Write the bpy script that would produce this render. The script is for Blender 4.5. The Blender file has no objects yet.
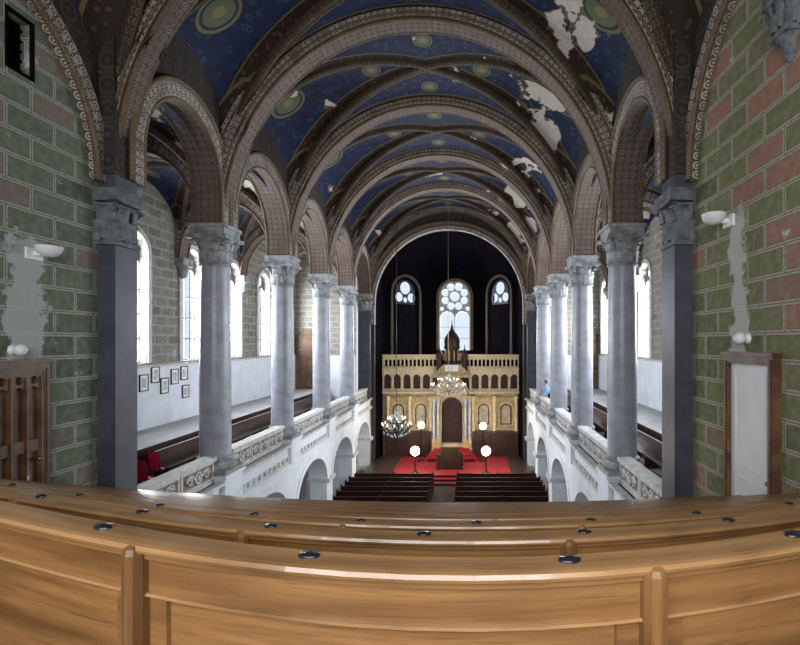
import bpy, math, random
from mathutils import Vector, Matrix
random.seed(7)
E=9.1           # eye height above ground floor
S=5.26; XL=-7.5; XR=4.48; XC=(XL+XR)/2; HW=(XR-XL)/2
YP=10.4         # near piers
YCOL=[14.73+S*i for i in range(4)]
YE=14.73+S*4    # chancel wall
SC=bpy.context.scene
SC.view_settings.view_transform='Standard'
pi=math.pi
# ------------------------------------------------ materials
class T:
    def __init__(s,name):
        s.m=bpy.data.materials.new(name); s.m.use_nodes=True
        s.t=s.m.node_tree; s.b=s.t.nodes['Principled BSDF']
    def n(s,typ,**k):
        x=s.t.nodes.new(typ)
        for a,b in k.items(): setattr(x,a,b)
        return x
    def put(s,sock,val):
        if isinstance(val,(int,float)): sock.default_value=val
        elif isinstance(val,(tuple,list)): sock.default_value=tuple(val) if len(val)==len(sock.default_value) else tuple(val)+(1,)
        else: s.t.links.new(val,sock)
    def M(s,op,a,b=0,c=0):
        x=s.n('ShaderNodeMath',operation=op)
        s.put(x.inputs[0],a); s.put(x.inputs[1],b)
        s.put(x.inputs[2],c)
        return x.outputs[0]
    def mix(s,f,a,b):
        x=s.n('ShaderNodeMix',data_type='RGBA')
        s.put(x.inputs[0],f); s.put(x.inputs[6],a); s.put(x.inputs[7],b)
        return x.outputs[2]
    def co(s,kind='Object',scale=(1,1,1),rot=(0,0,0)):
        c=s.n('ShaderNodeTexCoord'); mp=s.n('ShaderNodeMapping')
        mp.inputs['Scale'].default_value=scale; mp.inputs['Rotation'].default_value=rot
        s.t.links.new(c.outputs[kind],mp.inputs[0]); return mp.outputs[0]
    def noise(s,co,scale,detail=4,rough=.6):
        x=s.n('ShaderNodeTexNoise'); s.t.links.new(co,x.inputs['Vector'])
        x.inputs['Scale'].default_value=scale; x.inputs['Detail'].default_value=detail; x.inputs['Roughness'].default_value=rough
        return x.outputs['Fac']
    def stepf(s,v,lo,hi):
        x=s.n('ShaderNodeMapRange'); s.put(x.inputs[0],v)
        x.inputs[1].default_value=lo; x.inputs[2].default_value=hi
        return x.outputs[0]
    def bump(s,h,st=.3,dist=.02):
        x=s.n('ShaderNodeBump'); x.inputs['Strength'].default_value=st; x.inputs['Distance'].default_value=dist
        s.put(x.inputs['Height'],h); s.t.links.new(x.outputs[0],s.b.inputs['Normal'])
    def out(s,col,rough=.6,metal=0,spec=None):
        s.put(s.b.inputs['Base Color'],col); s.put(s.b.inputs['Roughness'],rough); s.put(s.b.inputs['Metallic'],metal)
        if spec is not None: s.put(s.b.inputs['Specular IOR Level'],spec)
        return s.m
def mat(name,c1,c2=None,scale=3,rough=.6,metal=0,bump=0,spec=None):
    t=T(name)
    if c2 is None: c2=tuple(x*.75 for x in c1)
    n=t.noise(t.co(),scale)
    f=t.stepf(n,.35,.65)
    if bump: t.bump(n,bump)
    return t.out(t.mix(f,c1,c2),rough,metal,spec)
def emis(name,c,st):
    t=T(name); t.b.inputs['Emission Color'].default_value=c+(1,); t.b.inputs['Emission Strength'].default_value=st
    n=t.noise(t.co(),2); return t.out(t.mix(n,c,c),.3)
def wood(name,dark,light,rough=.35,kind='UV',sc=(.5,9,1)):
    t=T(name); co=t.co(kind,sc)
    n=t.noise(co,2.2,6,.65); n2=t.noise(t.co(kind,(.25,2,1)),3,2)
    n3=t.noise(t.co(kind,(1.2,30,1)),2.5,4,.7)
    f=t.stepf(n,.3,.7); c=t.mix(f,dark,light)
    d2=tuple(x*.5 for x in dark)
    c=t.mix(t.stepf(n2,.42,.75),c,d2)
    c=t.mix(t.M('MULTIPLY',t.stepf(n3,.52,.68),.55),c,d2)
    t.bump(n3,.15,.003)
    t.put(t.b.inputs['Coat Weight'],.25)
    return t.out(c,rough)
def blocks(name,g1,g2,cream,line,wear,weart=.6,strip=None,bw=.95,bh=.42):
    t=T(name); co=t.co('UV')
    def br(m,ca,cb,cm):
        x=t.n('ShaderNodeTexBrick'); t.t.links.new(co,x.inputs['Vector'])
        x.inputs['Scale'].default_value=1; x.inputs['Brick Width'].default_value=bw; x.inputs['Row Height'].default_value=bh
        x.inputs['Mortar Size'].default_value=m; x.inputs['Mortar Smooth'].default_value=.1
        x.inputs['Bias'].default_value=-.3
        for i,c in zip((1,2,3),(ca,cb,cm)): x.inputs[i].default_value=c+(1,)
        return x
    a=br(.008,(0,0,0),(1,1,1),cream); b=br(.04,g1,g2,cream); d=br(.055,g1,g2,cream)
    x=br(0,(0,0,0),(1,1,1),(0,0,0)); rr=t.n('ShaderNodeSeparateColor'); t.t.links.new(x.outputs['Color'],rr.inputs[0])
    red=t.stepf(rr.outputs[0],.43,.49)
    g3=tuple(q*.65 for q in g1); c0=t.mix(t.stepf(rr.outputs[0],.1,.35),g1,g3)
    c=t.mix(red,c0,g2)
    c=t.mix(d.outputs['Fac'],c,line)
    c=t.mix(b.outputs['Fac'],c,cream)
    c=t.mix(a.outputs['Fac'],c,line)
    n3=t.noise(co,7,6,.75); c=t.mix(t.M('MULTIPLY',t.stepf(n3,.42,.72),.6),c,cream)
    n4=t.noise(co,14,4,.7); c=t.mix(t.M('MULTIPLY',t.stepf(n4,.48,.68),.5),c,tuple(x*.3 for x in g1))
    n=t.noise(co,.9,8,.72)
    w=t.stepf(n,weart-.02,weart+.03)
    if strip:
        sp=t.n('ShaderNodeSeparateXYZ'); t.t.links.new(co,sp.inputs[0])
        du=t.M('ABSOLUTE',t.M('SUBTRACT',sp.outputs[0],strip[0]))
        nn=t.noise(co,2.5,6,.7)
        du=t.M('ADD',du,t.M('MULTIPLY',t.M('SUBTRACT',nn,.5),1.2))
        s1=t.stepf(du,strip[1]+.04,strip[1]-.04)
        zz=t.stepf(t.M('ADD',t.M('ABSOLUTE',t.M('SUBTRACT',sp.outputs[1],strip[2])),t.M('MULTIPLY',nn,.8)),strip[3]+.45,strip[3]+.35)
        w=t.M('MAXIMUM',w,t.M('MULTIPLY',t.M('MULTIPLY',s1,zz),.85))
    c=t.mix(w,c,wear)
    t.bump(n3,.2,.01)
    return t.out(c,.85)
def ribmat(name,base,cream,p=.42,fade=.5,edge=True):
    t=T(name); co=t.co('UV'); sp=t.n('ShaderNodeSeparateXYZ'); t.t.links.new(co,sp.inputs[0])
    fu=t.M('SUBTRACT',t.M('FRACT',t.M('DIVIDE',sp.outputs[0],p)),.5)
    fv=t.M('SUBTRACT',t.M('FRACT',t.M('DIVIDE',sp.outputs[1],p)),.5)
    d=t.M('SQRT',t.M('ADD',t.M('MULTIPLY',fu,fu),t.M('MULTIPLY',fv,fv)))
    ring=t.M('MULTIPLY',t.M('GREATER_THAN',d,.27),t.M('LESS_THAN',d,.42))
    m=t.M('MAXIMUM',ring,t.M('LESS_THAN',d,.13))
    if edge: m=t.M('MAXIMUM',m,t.M('GREATER_THAN',t.M('ABSOLUTE',fv),.44))
    n=t.noise(t.co(),2.5,5)
    m=t.M('MULTIPLY',m,t.stepf(n,.25,.25+fade))
    b2=tuple(x*.6 for x in base)
    c=t.mix(m,t.mix(n,base,b2),cream)
    return t.out(c,.75)
def vaultmat():
    t=T('painted_vault_blue'); co=t.co('UV'); sp=t.n('ShaderNodeSeparateXYZ'); t.t.links.new(co,sp.inputs[0])
    xn,yn=sp.outputs[0],sp.outputs[1]
    ax=t.M('ABSOLUTE',xn); ay=t.M('ABSOLUTE',yn)
    oc=t.co()
    vo=t.n('ShaderNodeTexVoronoi'); t.t.links.new(oc,vo.inputs[0]); vo.inputs['Scale'].default_value=3.2
    orn=t.M('MULTIPLY',t.M('LESS_THAN',vo.outputs['Distance'],.30),t.M('GREATER_THAN',vo.outputs['Distance'],.16))
    n=t.noise(oc,4,5)
    blue=t.mix(t.stepf(n,.35,.65),(.003,.008,.03),(.007,.02,.075))
    blue=t.mix(t.M('MULTIPLY',orn,.7),blue,(.025,.06,.10))
    vo2=t.n('ShaderNodeTexVoronoi'); t.t.links.new(oc,vo2.inputs[0]); vo2.inputs['Scale'].default_value=5.5
    brown=t.mix(t.M('LESS_THAN',vo2.outputs['Distance'],.3),(.022,.012,.007),(.085,.05,.018))
    dg=t.M('ABSOLUTE',t.M('SUBTRACT',ax,ay))
    c=t.mix(t.M('LESS_THAN',dg,.14),blue,brown)
    gl=t.M('MULTIPLY',t.M('LESS_THAN',dg,.16),t.M('GREATER_THAN',dg,.14))
    c=t.mix(gl,c,(.16,.11,.04))
    c=t.mix(t.M('GREATER_THAN',ay,.76),c,brown)
    e2=t.M('MULTIPLY',t.M('GREATER_THAN',ay,.74),t.M('LESS_THAN',ay,.765))
    c=t.mix(e2,c,(.16,.11,.04))
    def med(c,cx,cy,r):
        dx=t.M('MULTIPLY',t.M('SUBTRACT',ax,cx),7.0); dy=t.M('MULTIPLY',t.M('SUBTRACT',ay,cy),2.63)
        d=t.M('SQRT',t.M('ADD',t.M('MULTIPLY',dx,dx),t.M('MULTIPLY',dy,dy)))
        c=t.mix(t.M('LESS_THAN',d,r),c,(.19,.17,.07))
        c=t.mix(t.M('LESS_THAN',d,r*.86),c,(.02,.035,.05))
        c=t.mix(t.M('LESS_THAN',d,r*.72),c,(.14,.15,.08))
        c=t.mix(t.M('LESS_THAN',d,r*.3),c,(.25,.23,.11))
        return c
    c=med(c,.8,0,.62); c=med(c,.32,.0,.36); c=med(c,0,.55,.36)
    # fallen-plaster patches, mostly on one flank
    g=t.M('SUBTRACT',1,t.M('MULTIPLY',t.M('ABSOLUTE',t.M('SUBTRACT',xn,.70)),3.6))
    g=t.M('MAXIMUM',g,-.3)
    pn=t.noise(t.co('Object',(1,1,1)),.75,4,.5)
    pk=t.M('ADD',pn,t.M('MULTIPLY',g,.16))
    n5=t.noise(oc,6,5)
    c=t.mix(t.stepf(pk,.628,.633),c,(.16,.11,.08))
    c=t.mix(t.stepf(pk,.645,.65),c,t.mix(n5,(.85,.81,.74),(.5,.42,.34)))
    t.bump(n,.1,.01)
    return t.out(c,.8)
oak=wood('oak_varnished',(.17,.075,.024),(.31,.155,.056),.3)
oak2=wood('oak_edge_light',(.24,.12,.046),(.42,.235,.10),.24)
darkwood=wood('dark_stained_wood',(.03,.012,.007),(.085,.035,.018),.4,'Object',(3,3,1))
pewdark=mat('dark_pew_stain',(.045,.014,.010),(.022,.008,.006),4,.75,0,0,.2)
doorwood=wood('door_wood',(.10,.045,.02),(.24,.12,.055),.45,'Object',(6,6,.6))
shaftm=mat('grey_marble_shaft',(.40,.41,.46),(.28,.29,.335),2.2,.35)
capm=mat('capital_stucco',(.40,.41,.42),(.17,.18,.18),5,.7,0,.3)
capd=mat('capital_stucco_dark',(.20,.215,.22),(.09,.10,.11),5,.7,0,.3)
slate=mat('slate_pier',(.085,.09,.115),(.055,.06,.078),2,.45)
white=mat('white_limewash',(.80,.84,.89),(.70,.74,.80),1.5,.7)
offw=mat('offwhite_stucco',(.68,.68,.67),(.48,.47,.45),4,.7)
beige=mat('aged_panel_beige',(.34,.26,.18),(.18,.14,.10),4,.75)
cream=mat('cream_stucco',(.80,.68,.46),(.58,.47,.30),6,.55)
gold=mat('gilded_stucco',(.58,.44,.22),(.34,.24,.11),6,.45,.1)
golds=mat('pale_gilded_wall',(.66,.58,.42),(.40,.33,.22),3,.6)
dred=mat('oxblood_paint',(.05,.014,.014),(.025,.008,.008),3,.5)
redc=mat('red_carpet',(.36,.012,.025),(.22,.008,.015),4,.95)
black=mat('black_lacquer',(.012,.012,.014),(.02,.02,.022),3,.45)
matblack=mat('soot_black',(.004,.004,.005),(.008,.008,.009),3,1,0,0,0)  # even flat black without gloss, for the vent grille
tile=mat('dark_floor_tile',(.05,.035,.032),(.09,.06,.05),1.2,.35)
gfloor=mat('gallery_floor_boards',(.38,.39,.40),(.27,.27,.28),2,.5)
bfloor=mat('balcony_floor_boards',(.12,.09,.07),(.08,.06,.05),2,.6)
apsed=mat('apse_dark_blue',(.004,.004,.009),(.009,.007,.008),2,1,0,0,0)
metal=mat('blackened_iron',(.02,.02,.02),(.04,.035,.03),6,.4,.8)
lead=mat('window_lead',(.12,.12,.13),(.2,.2,.2),6,.6)
brass=mat('aged_brass',(.45,.36,.2),(.3,.22,.1),6,.3,.9)
crystal=mat('crystal_drops',(.75,.8,.85),(.5,.55,.6),9,.1)
plw=mat('white_enamel',(.88,.89,.89),(.82,.83,.84),3,.3)
redp=mat('red_plastic',(.68,.015,.10),(.55,.012,.08),3,.4)
paper=mat('framed_print',(.75,.74,.7),(.35,.34,.33),7,.5)
glow=emis('lamp_glass_glow',(1,.93,.78),26)
bulb=emis('candle_bulb',(1,.9,.72),3)
leftblk=blocks('painted_blocks_grey_green',(.14,.175,.105),(.25,.165,.135),(.40,.42,.36),(.11,.10,.075),(.50,.54,.53),.62,(8.45,.34,.75+E,1.0))
rightblk=blocks('painted_blocks_olive',(.175,.195,.07),(.36,.155,.105),(.43,.41,.31),(.17,.10,.065),(.60,.60,.55),.66,(8.35,.22,.9+E,1.3))
aisleblk=blocks('painted_blocks_aisle',(.22,.21,.17),(.27,.22,.18),(.40,.39,.36),(.2,.17,.14),(.46,.45,.43),.62,None,.8,.36)
rib=ribmat('rib_painted_medallions',(.14,.085,.068),(.34,.295,.255),.2,.6,False)
rib2=ribmat('rib_face_pattern',(.12,.075,.058),(.52,.48,.42),.18,.3)
ribd=ribmat('rib_diagonal_ornament',(.04,.022,.012),(.14,.10,.045),.2,.4,False)
ribe=ribmat('rib_edge_gilt',(.12,.075,.045),(.25,.19,.11),.12,.4)
vault=vaultmat()
lun=ribmat('lunette_ornament',(.03,.022,.02),(.075,.058,.04),.5,.5)
leather=mat('dark_oval_plate',(.012,.012,.014),None,3,.3)
skin=mat('skin',(.6,.38,.28),(.5,.3,.22),5,.5)
shirt=mat('light_blue_shirt',(.36,.58,.88),(.28,.46,.75),5,.8)
hairm=mat('brown_hair',(.05,.03,.02),None,20,.6)
jeans=mat('dark_trousers',(.04,.05,.08),None,9,.8)

# ------------------------------------------------ mesh builder
class MB:
    def __init__(s): s.v=[];s.f=[];s.m=[];s.uv=[];s.s=[]
    def add(s,vs,fs,mat=0,uv=None,smooth=False,M=None):
        o=len(s.v)
        vs=[Vector(v) for v in vs]
        if M is not None: vs=[M@v for v in vs]
        s.v+=vs
        for k,f in enumerate(fs):
            s.f.append([o+i for i in f]); s.m.append(mat); s.s.append(smooth)
            if uv is not None: s.uv.append(uv[k])
            else:
                a=vs[f[0]];n=Vector((0,0,0))
                for i in range(1,len(f)-1): n+=(vs[f[i]]-a).cross(vs[f[i+1]]-a)
                ax=[abs(c) for c in n]; q=ax.index(max(ax))
                s.uv.append([((vs[i].y,vs[i].z+E),(vs[i].x,vs[i].z+E),(vs[i].x,vs[i].y))[q] for i in f])
    def box(s,x0,x1,y0,y1,z0,z1,mat=0,M=None):
        v=[(x,y,z) for x in(x0,x1) for y in(y0,y1) for z in(z0,z1)]
        s.add(v,[(0,1,3,2),(4,6,7,5),(0,4,5,1),(2,3,7,6),(0,2,6,4),(1,5,7,3)],mat,None,False,M)
    def lathe(s,prof,c=(0,0,0),seg=24,mat=0,M=None,smooth=True,cap=True):
        vs=[];fs=[];n=len(prof)
        for i in range(seg):
            a=2*pi*i/seg
            for r,z in prof: vs.append((c[0]+r*math.cos(a),c[1]+r*math.sin(a),c[2]+z))
        for i in range(seg):
            j=(i+1)%seg
            for k in range(n-1): fs.append((i*n+k,j*n+k,j*n+k+1,i*n+k+1))
        s.add(vs,fs,mat,None,smooth,M)
        if cap:
            if prof[-1][0]>1e-4: s.add([vs[i*n+n-1] for i in range(seg)],[tuple(range(seg))],mat,None,False,M)
            if prof[0][0]>1e-4: s.add([vs[i*n] for i in range(seg)],[tuple(range(seg-1,-1,-1))],mat,None,False,M)
    def sphere(s,c,r,mat=0,seg=16,sz=1,M=None):
        s.lathe([(r*math.sin(pi*k/10)+1e-5,-r*sz*math.cos(pi*k/10)) for k in range(11)],c,seg,mat,M,True,False)
    def tube(s,pts,r,mat=0,seg=8,closed=False):
        pts=[Vector(p) for p in pts];n=len(pts);vs=[];fs=[]
        for i,p in enumerate(pts):
            a=pts[(i-1)%n] if (closed or i>0) else p; b=pts[(i+1)%n] if (closed or i<n-1) else p
            t=(b-a).normalized(); up=Vector((0,0,1)) if abs(t.z)<.9 else Vector((1,0,0))
            u=t.cross(up).normalized(); w=t.cross(u)
            rr=r[i] if isinstance(r,(list,tuple)) else r
            for k in range(seg):
                an=2*pi*k/seg; vs.append(p+u*rr*math.cos(an)+w*rr*math.sin(an))
        m=n if closed else n-1
        for i in range(m):
            j=(i+1)%n
            for k in range(seg):
                l=(k+1)%seg; fs.append((i*seg+k,i*seg+l,j*seg+l,j*seg+k))
        s.add(vs,fs,mat,None,True)
        if not closed:
            s.add(vs[:seg],[tuple(range(seg))],mat); s.add(vs[-seg:],[tuple(range(seg))],mat)
    def sweep(s,pts,N,B,prof,mat=0,smooth=False,caps=True,closedprof=True,matf=None):
        n=len(pts);m=len(prof);vs=[];
        for p,a,b in zip(pts,N,B):
            for (q,w) in prof: vs.append(Vector(p)+Vector(a)*q+Vector(b)*w)
        L=[0]
        for i in range(1,n): L.append(L[-1]+(Vector(pts[i])-Vector(pts[i-1])).length)
        km=m if closedprof else m-1
        for k in range(km):
            l=(k+1)%m
            h=math.hypot(prof[l][0]-prof[k][0],prof[l][1]-prof[k][1])
            fs=[];uv=[]
            for i in range(n-1):
                fs.append((i*m+k,i*m+l,(i+1)*m+l,(i+1)*m+k)); uv.append([(L[i],0),(L[i],h),(L[i+1],h),(L[i+1],0)])
            s._addshared(vs,fs,matf(k) if matf else mat,uv,smooth,k==0)
        if caps and closedprof:
            s.add(vs[:m],[tuple(range(m))],mat); s.add(vs[-m:],[tuple(range(m-1,-1,-1))],mat)
    def _addshared(s,vs,fs,mat,uv,smooth,first):
        if first: s._o=len(s.v); s.v+=[Vector(v) for v in vs]
        for f,u in zip(fs,uv):
            s.f.append([s._o+i for i in f]); s.m.append(mat); s.s.append(smooth); s.uv.append(u)
    def plate(s,outs,d,M,mat=0):
        """outs: 2D closed outlines (holes even-odd), thickness d, local (u,v,w)->M"""
        cu=bpy.data.curves.new('t','CURVE'); cu.dimensions='2D'; cu.fill_mode='BOTH'; cu.extrude=d/2
        for o in outs:
            sp=cu.splines.new('POLY'); sp.points.add(len(o)-1)
            for p,q in zip(sp.points,o): p.co=(q[0],q[1],0,1)
            sp.use_cyclic_u=True
        ob=bpy.data.objects.new('t',cu); SC.collection.objects.link(ob)
        dg=bpy.context.evaluated_depsgraph_get()
        me=bpy.data.meshes.new_from_object(ob.evaluated_get(dg))
        s.add([v.co.copy() for v in me.vertices],[tuple(p.vertices) for p in me.polygons],mat,None,False,M)
        bpy.data.objects.remove(ob); bpy.data.curves.remove(cu); bpy.data.meshes.remove(me)
    def mesh(s,name,mats,z=E):
        me=bpy.data.meshes.new(name)
        me.from_pydata([(v.x,v.y,v.z+z) for v in s.v],[],s.f)
        for m in mats: me.materials.append(m)
        uvl=me.uv_layers.new(name='UVMap')
        for p in me.polygons:
            p.material_index=s.m[p.index]; p.use_smooth=s.s[p.index]
            for k in range(p.loop_total):
                uvl.data[p.loop_start+k].uv=s.uv[p.index][k]
        return me
    def build(s,name,mats,z=E):
        o=bpy.data.objects.new(name,s.mesh(name,mats,z)); SC.collection.objects.link(o); return o
def inst(name,me,loc,rotz=0,scale=(1,1,1)):
    o=bpy.data.objects.new(name,me); SC.collection.objects.link(o)
    o.location=loc; o.rotation_euler=(0,0,rotz); o.scale=scale; return o
def PX(x): return Matrix(((0,0,1,x),(1,0,0,0),(0,1,0,0),(0,0,0,1)))   # plate in y-z plane at x
def PY(y,x0=0): return Matrix(((1,0,0,x0),(0,0,-1,y),(0,1,0,0),(0,0,0,1)))  # plate in x-z plane at y
def PZ(z): return Matrix.Translation((0,0,z))
def arch(c,h,z0,zs,rise=None,n=20):
    rise=h if rise is None else rise
    return [(c-h,z0)]+[(c-h*math.cos(pi*k/n),zs+rise*math.sin(pi*k/n)) for k in range(n+1)]+[(c+h,z0)]
def rect(a,b,c,d): return [(a,c),(b,c),(b,d),(a,d)]
def circ(cx,cy,r,n=20): return [(cx+r*math.cos(2*pi*k/n),cy+r*math.sin(2*pi*k/n)) for k in range(n)]
def archpath(c,a,zs,b,plane,off,n=32,stilt=0):
    P=[];N=[];B=[]
    def add(u,z,nu,nz):
        if plane=='x': P.append((u,off,z));N.append((nu,0,nz));B.append((0,1,0))
        else: P.append((off,u,z));N.append((0,nu,nz));B.append((1,0,0))
    if stilt: add(c-a,zs-stilt,-1,0)
    for k in range(n+1):
        t=pi*k/n; nx,nz=-math.cos(t)/a,math.sin(t)/b; l=math.hypot(nx,nz)
        add(c-a*math.cos(t),zs+b*math.sin(t),nx/l,nz/l)
    if stilt: add(c+a,zs-stilt,1,0)
    return P,N,B

# ------------------------------------------------ capital / column
def leaf(mb,ang,r0,z0,h,w,curl,mat=0,M=None):
    n=7;vs=[];fs=[]
    for i in range(n+1):
        t=i/n
        r=r0+curl*(t**2.2); z=z0+h*math.sin(min(t,1)*pi*.62)/math.sin(pi*.5)
        ww=w*(.75+.25*math.sin(pi*t))*(1-max(0,t-.7)*2.2)
        for s_,dr in((-1,0),(-.5,.025),(0,.05),(.5,.025),(1,0)):
            rr=r+dr; x=rr*math.cos(ang)-s_*ww*math.sin(ang); y=rr*math.sin(ang)+s_*ww*math.cos(ang)
            vs.append((x,y,z))
    for i in range(n):
        for k in range(4): a=i*5+k; fs.append((a,a+1,a+6,a+5))
    mb.add(vs,fs,mat,None,True,M)
def capital(mb,z0,r,h,mat=0,square=False):
    if square:
        mb.box(-r,r,-r,r,z0,z0+h*.85,mat)
    else:
        mb.lathe([(r,0),(r*1.0,h*.2),(r*1.05,h*.5),(r*1.2,h*.8),(r*1.3,h*.88)],(0,0,z0),24,mat)
    mb.lathe([(r*1.0,-.03),(r*1.12,-.01),(r*1.14,.03),(r*1.08,.06),(r,.07)],(0,0,z0),24,mat) if not square else mb.box(-r*1.1,r*1.1,-r*1.1,r*1.1,z0-.02,z0+.06,mat)
    k=1.15 if square else 1
    for i in range(8): leaf(mb,i*pi/4,r*k*(1.0),z0+.06,h*.42,r*.36,r*.32,mat)
    for i in range(8): leaf(mb,(i+.5)*pi/4,r*k*(1.02),z0+.1,h*.66,r*.34,r*.42,mat)
    for i in range(4):
        a=(i+.5)*pi/2; c=Vector((math.cos(a),math.sin(a),0)); p=Vector((-math.sin(a),math.cos(a),0))
        pts=[]
        for q in range(15):
            th=q/14*3.2*pi; rad=.13*r/.42*(1-q/20)
            pts.append(c*(r*1.45+rad*math.cos(th)-.02)+Vector((0,0,z0+h*.78+rad*math.sin(th)-.03)))
        mb.tube(pts,.035*r/.42,mat,6)
        mb.tube([p*0+c*r*1.0+Vector((0,0,z0+h*.45)),c*r*1.25+Vector((0,0,z0+h*.7)),c*r*1.5+Vector((0,0,z0+h*.86))],.04*r/.42,mat,6)
    o=[]
    A=r*1.5
    for i in range(4):
        a=i*pi/2+pi/4
        for q in range(8):
            t=q/8; x=A*(1-2*t); y=A*(1-.14*math.sin(pi*t))
            o.append((x*math.cos(a-pi/4)-y*math.sin(a-pi/4),x*math.sin(a-pi/4)+y*math.cos(a-pi/4)))
    mb.plate([o],h*.13,PZ(z0+h*.93),mat)
ZCT=3.08; HC=.85
cm=MB()
R=.42
cm.box(-.56,.56,-.56,.56,-4.75,-3.83,2)
cm.box(-.62,.62,-.62,.62,-3.90,-3.80,2)
cm.box(-.56,.56,-.56,.56,-3.80,-3.68,1)
cm.lathe([(.55,0),(.58,.06),(.55,.13),(.47,.15),(.45,.22),(.5,.25),(.51,.3),(.48,.34),(.43,.36)],(0,0,-3.68),28,1)
cm.lathe([(R*1.02,-3.34),(R*1.02,-1),(R*.98,1),(R*.92,ZCT-HC)],(0,0,0),32,0)
capital(cm,ZCT-HC,.39,HC,1)
cm.box(-.5,.5,-.5,.5,ZCT,ZCT+.3,1)
cm.box(-.54,.54,-.54,.54,ZCT+.2,ZCT+.3,1)
colme=cm.mesh('column',[shaftm,capm,white],0)
for X in (XL,XR):
    for y in YCOL: inst('column',colme,(X,y,E))
# square piers near
pm=MB()
pm.box(-.36,.36,-.33,.33,-9.1,1.95,0)
pm.box(-.42,.42,-.4,.4,-3.9,-3.6,0)
capital(pm,1.98,.35,.98,1,True)
pm.box(-.48,.48,-.46,.46,2.93,3.08,1)
pm.box(-.36,.36,-.33,.33,3.05,3.45,0)
pier=pm.mesh('square_pier',[slate,capd],0)
for X in (XL,XR): inst('square_pier',pier,(X,YP,E))
# far square piers at chancel
pm=MB(); pm.box(-.42,.42,-.42,.42,-9.1,2.25,0); capital(pm,2.23,.42,.85,1,True); pm.box(-.55,.55,-.55,.55,3.05,3.4,1)
pier2=pm.mesh('chancel_pier',[slate,capm],0)
for X in (XL,XR): inst('chancel_pier',pier2,(X,YE,E))

# ------------------------------------------------ vaults
VB=3.45; VR=6.15; VC=6.35   # spring, rise, wall-crown
def vz(xn,yn,b,r,zc):
    ax,ay=abs(xn),abs(yn); q=math.sqrt(max(0,1-ax*ax)); B=b+r*q
    if ay>=ax-1e-9: return B
    C=zc+(b+r-zc)*q
    return B+(C-B)*math.sqrt(max(0,1-(ay/ax)**2))
def addvault(mb,xc,hw,y0,y1,b,r,zc,nx=56,ny=28,mat=0):
    vs=[];fs=[];uv=[];yc=(y0+y1)/2;hy=(y1-y0)/2
    X=[math.sin((i/nx-.5)*pi) for i in range(nx+1)]; Y=[2*j/ny-1 for j in range(ny+1)]
    for x in X:
        for y in Y: vs.append((xc+x*hw,yc+y*hy,vz(x,y,b,r,zc)))
    for i in range(nx):
        for j in range(ny):
            a=i*(ny+1)+j; f=(a,a+1,a+ny+2,a+ny+1); fs.append(f)
            uv.append([(X[i],Y[j]),(X[i],Y[j+1]),(X[i+1],Y[j+1]),(X[i+1],Y[j])])
    mb.add(vs,fs,mat,uv,True)
def diagribs(mb,xc,hw,y0,y1,b,r,mat,w=.11,t=.16):
    yc=(y0+y1)/2;hy=(y1-y0)/2
    for sg in(1,-1):
        P=[];N=[];B=[];L=math.hypot(hw,hy); n=40
        for k in range(n+1):
            a=pi*k/n; c=-math.cos(a)*.995
            P.append((xc+c*hw,yc+sg*c*hy,b+r*math.sqrt(1-c*c)+.02))
            nx=-math.cos(a)/L; nz=math.sin(a)/r; l=math.hypot(nx,nz)
            N.append((nx/l*hw/L,sg*nx/l*hy/L,nz/l)); B.append((-sg*hy/L,hw/L,0))
        mb.sweep(P,N,B,[(.05,-w),(-t*.6,-w),(-t,-w*.5),(-t,w*.5),(-t*.6,w),(.05,w)],mat)
ybays=[-3.0,3.4,YP]+YCOL+[YE]
cb=MB()
for a,b in zip(ybays[:-1],ybays[1:]):
    addvault(cb,XC,HW,a,b,VB,VR,VC if b-a<5.5 else 6.9)
cb.build('ceiling',[vault])
rb=MB()
for a,b in zip(ybays[:-1],ybays[1:]): diagribs(rb,XC,HW,a,b,VB,VR,0)
rb.build('vault_diagonal_ribs',[ribd])
for y in ybays[1:]:
    k=.30 if y<12 else .42
    prof=[(0,-k*.6),(.07,-k*.7),(.07,-k),(.61,-k),(.61,k),(.07,k),(.07,k*.7),(0,k*.6)]
    mb=MB(); P,N,B=archpath(XC,HW-(.32 if y<12 else .42),VB-.05,VR-.25,'x',y,56)
    mb.sweep(P,N,B,prof,0,False,True,True,lambda q:{0:1,1:1,5:1,6:1,2:2,4:2}.get(q,0))
    for w in(-k*.72,k*.72):
        P2=[Vector(p)+Vector(n)*.03+Vector(b)*w for p,n,b in zip(P,N,B)]
        mb.tube(P2,.05,1,6)
    for w in(-k-.01,k+.01):
        for rr in(.14,.46):
            mb.tube([Vector(p)+Vector(n)*rr+Vector(b)*w for p,n,b in zip(P,N,B)],.035,1,6)
    mb.build('transverse_arch',[rib,ribe,rib2])
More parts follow.
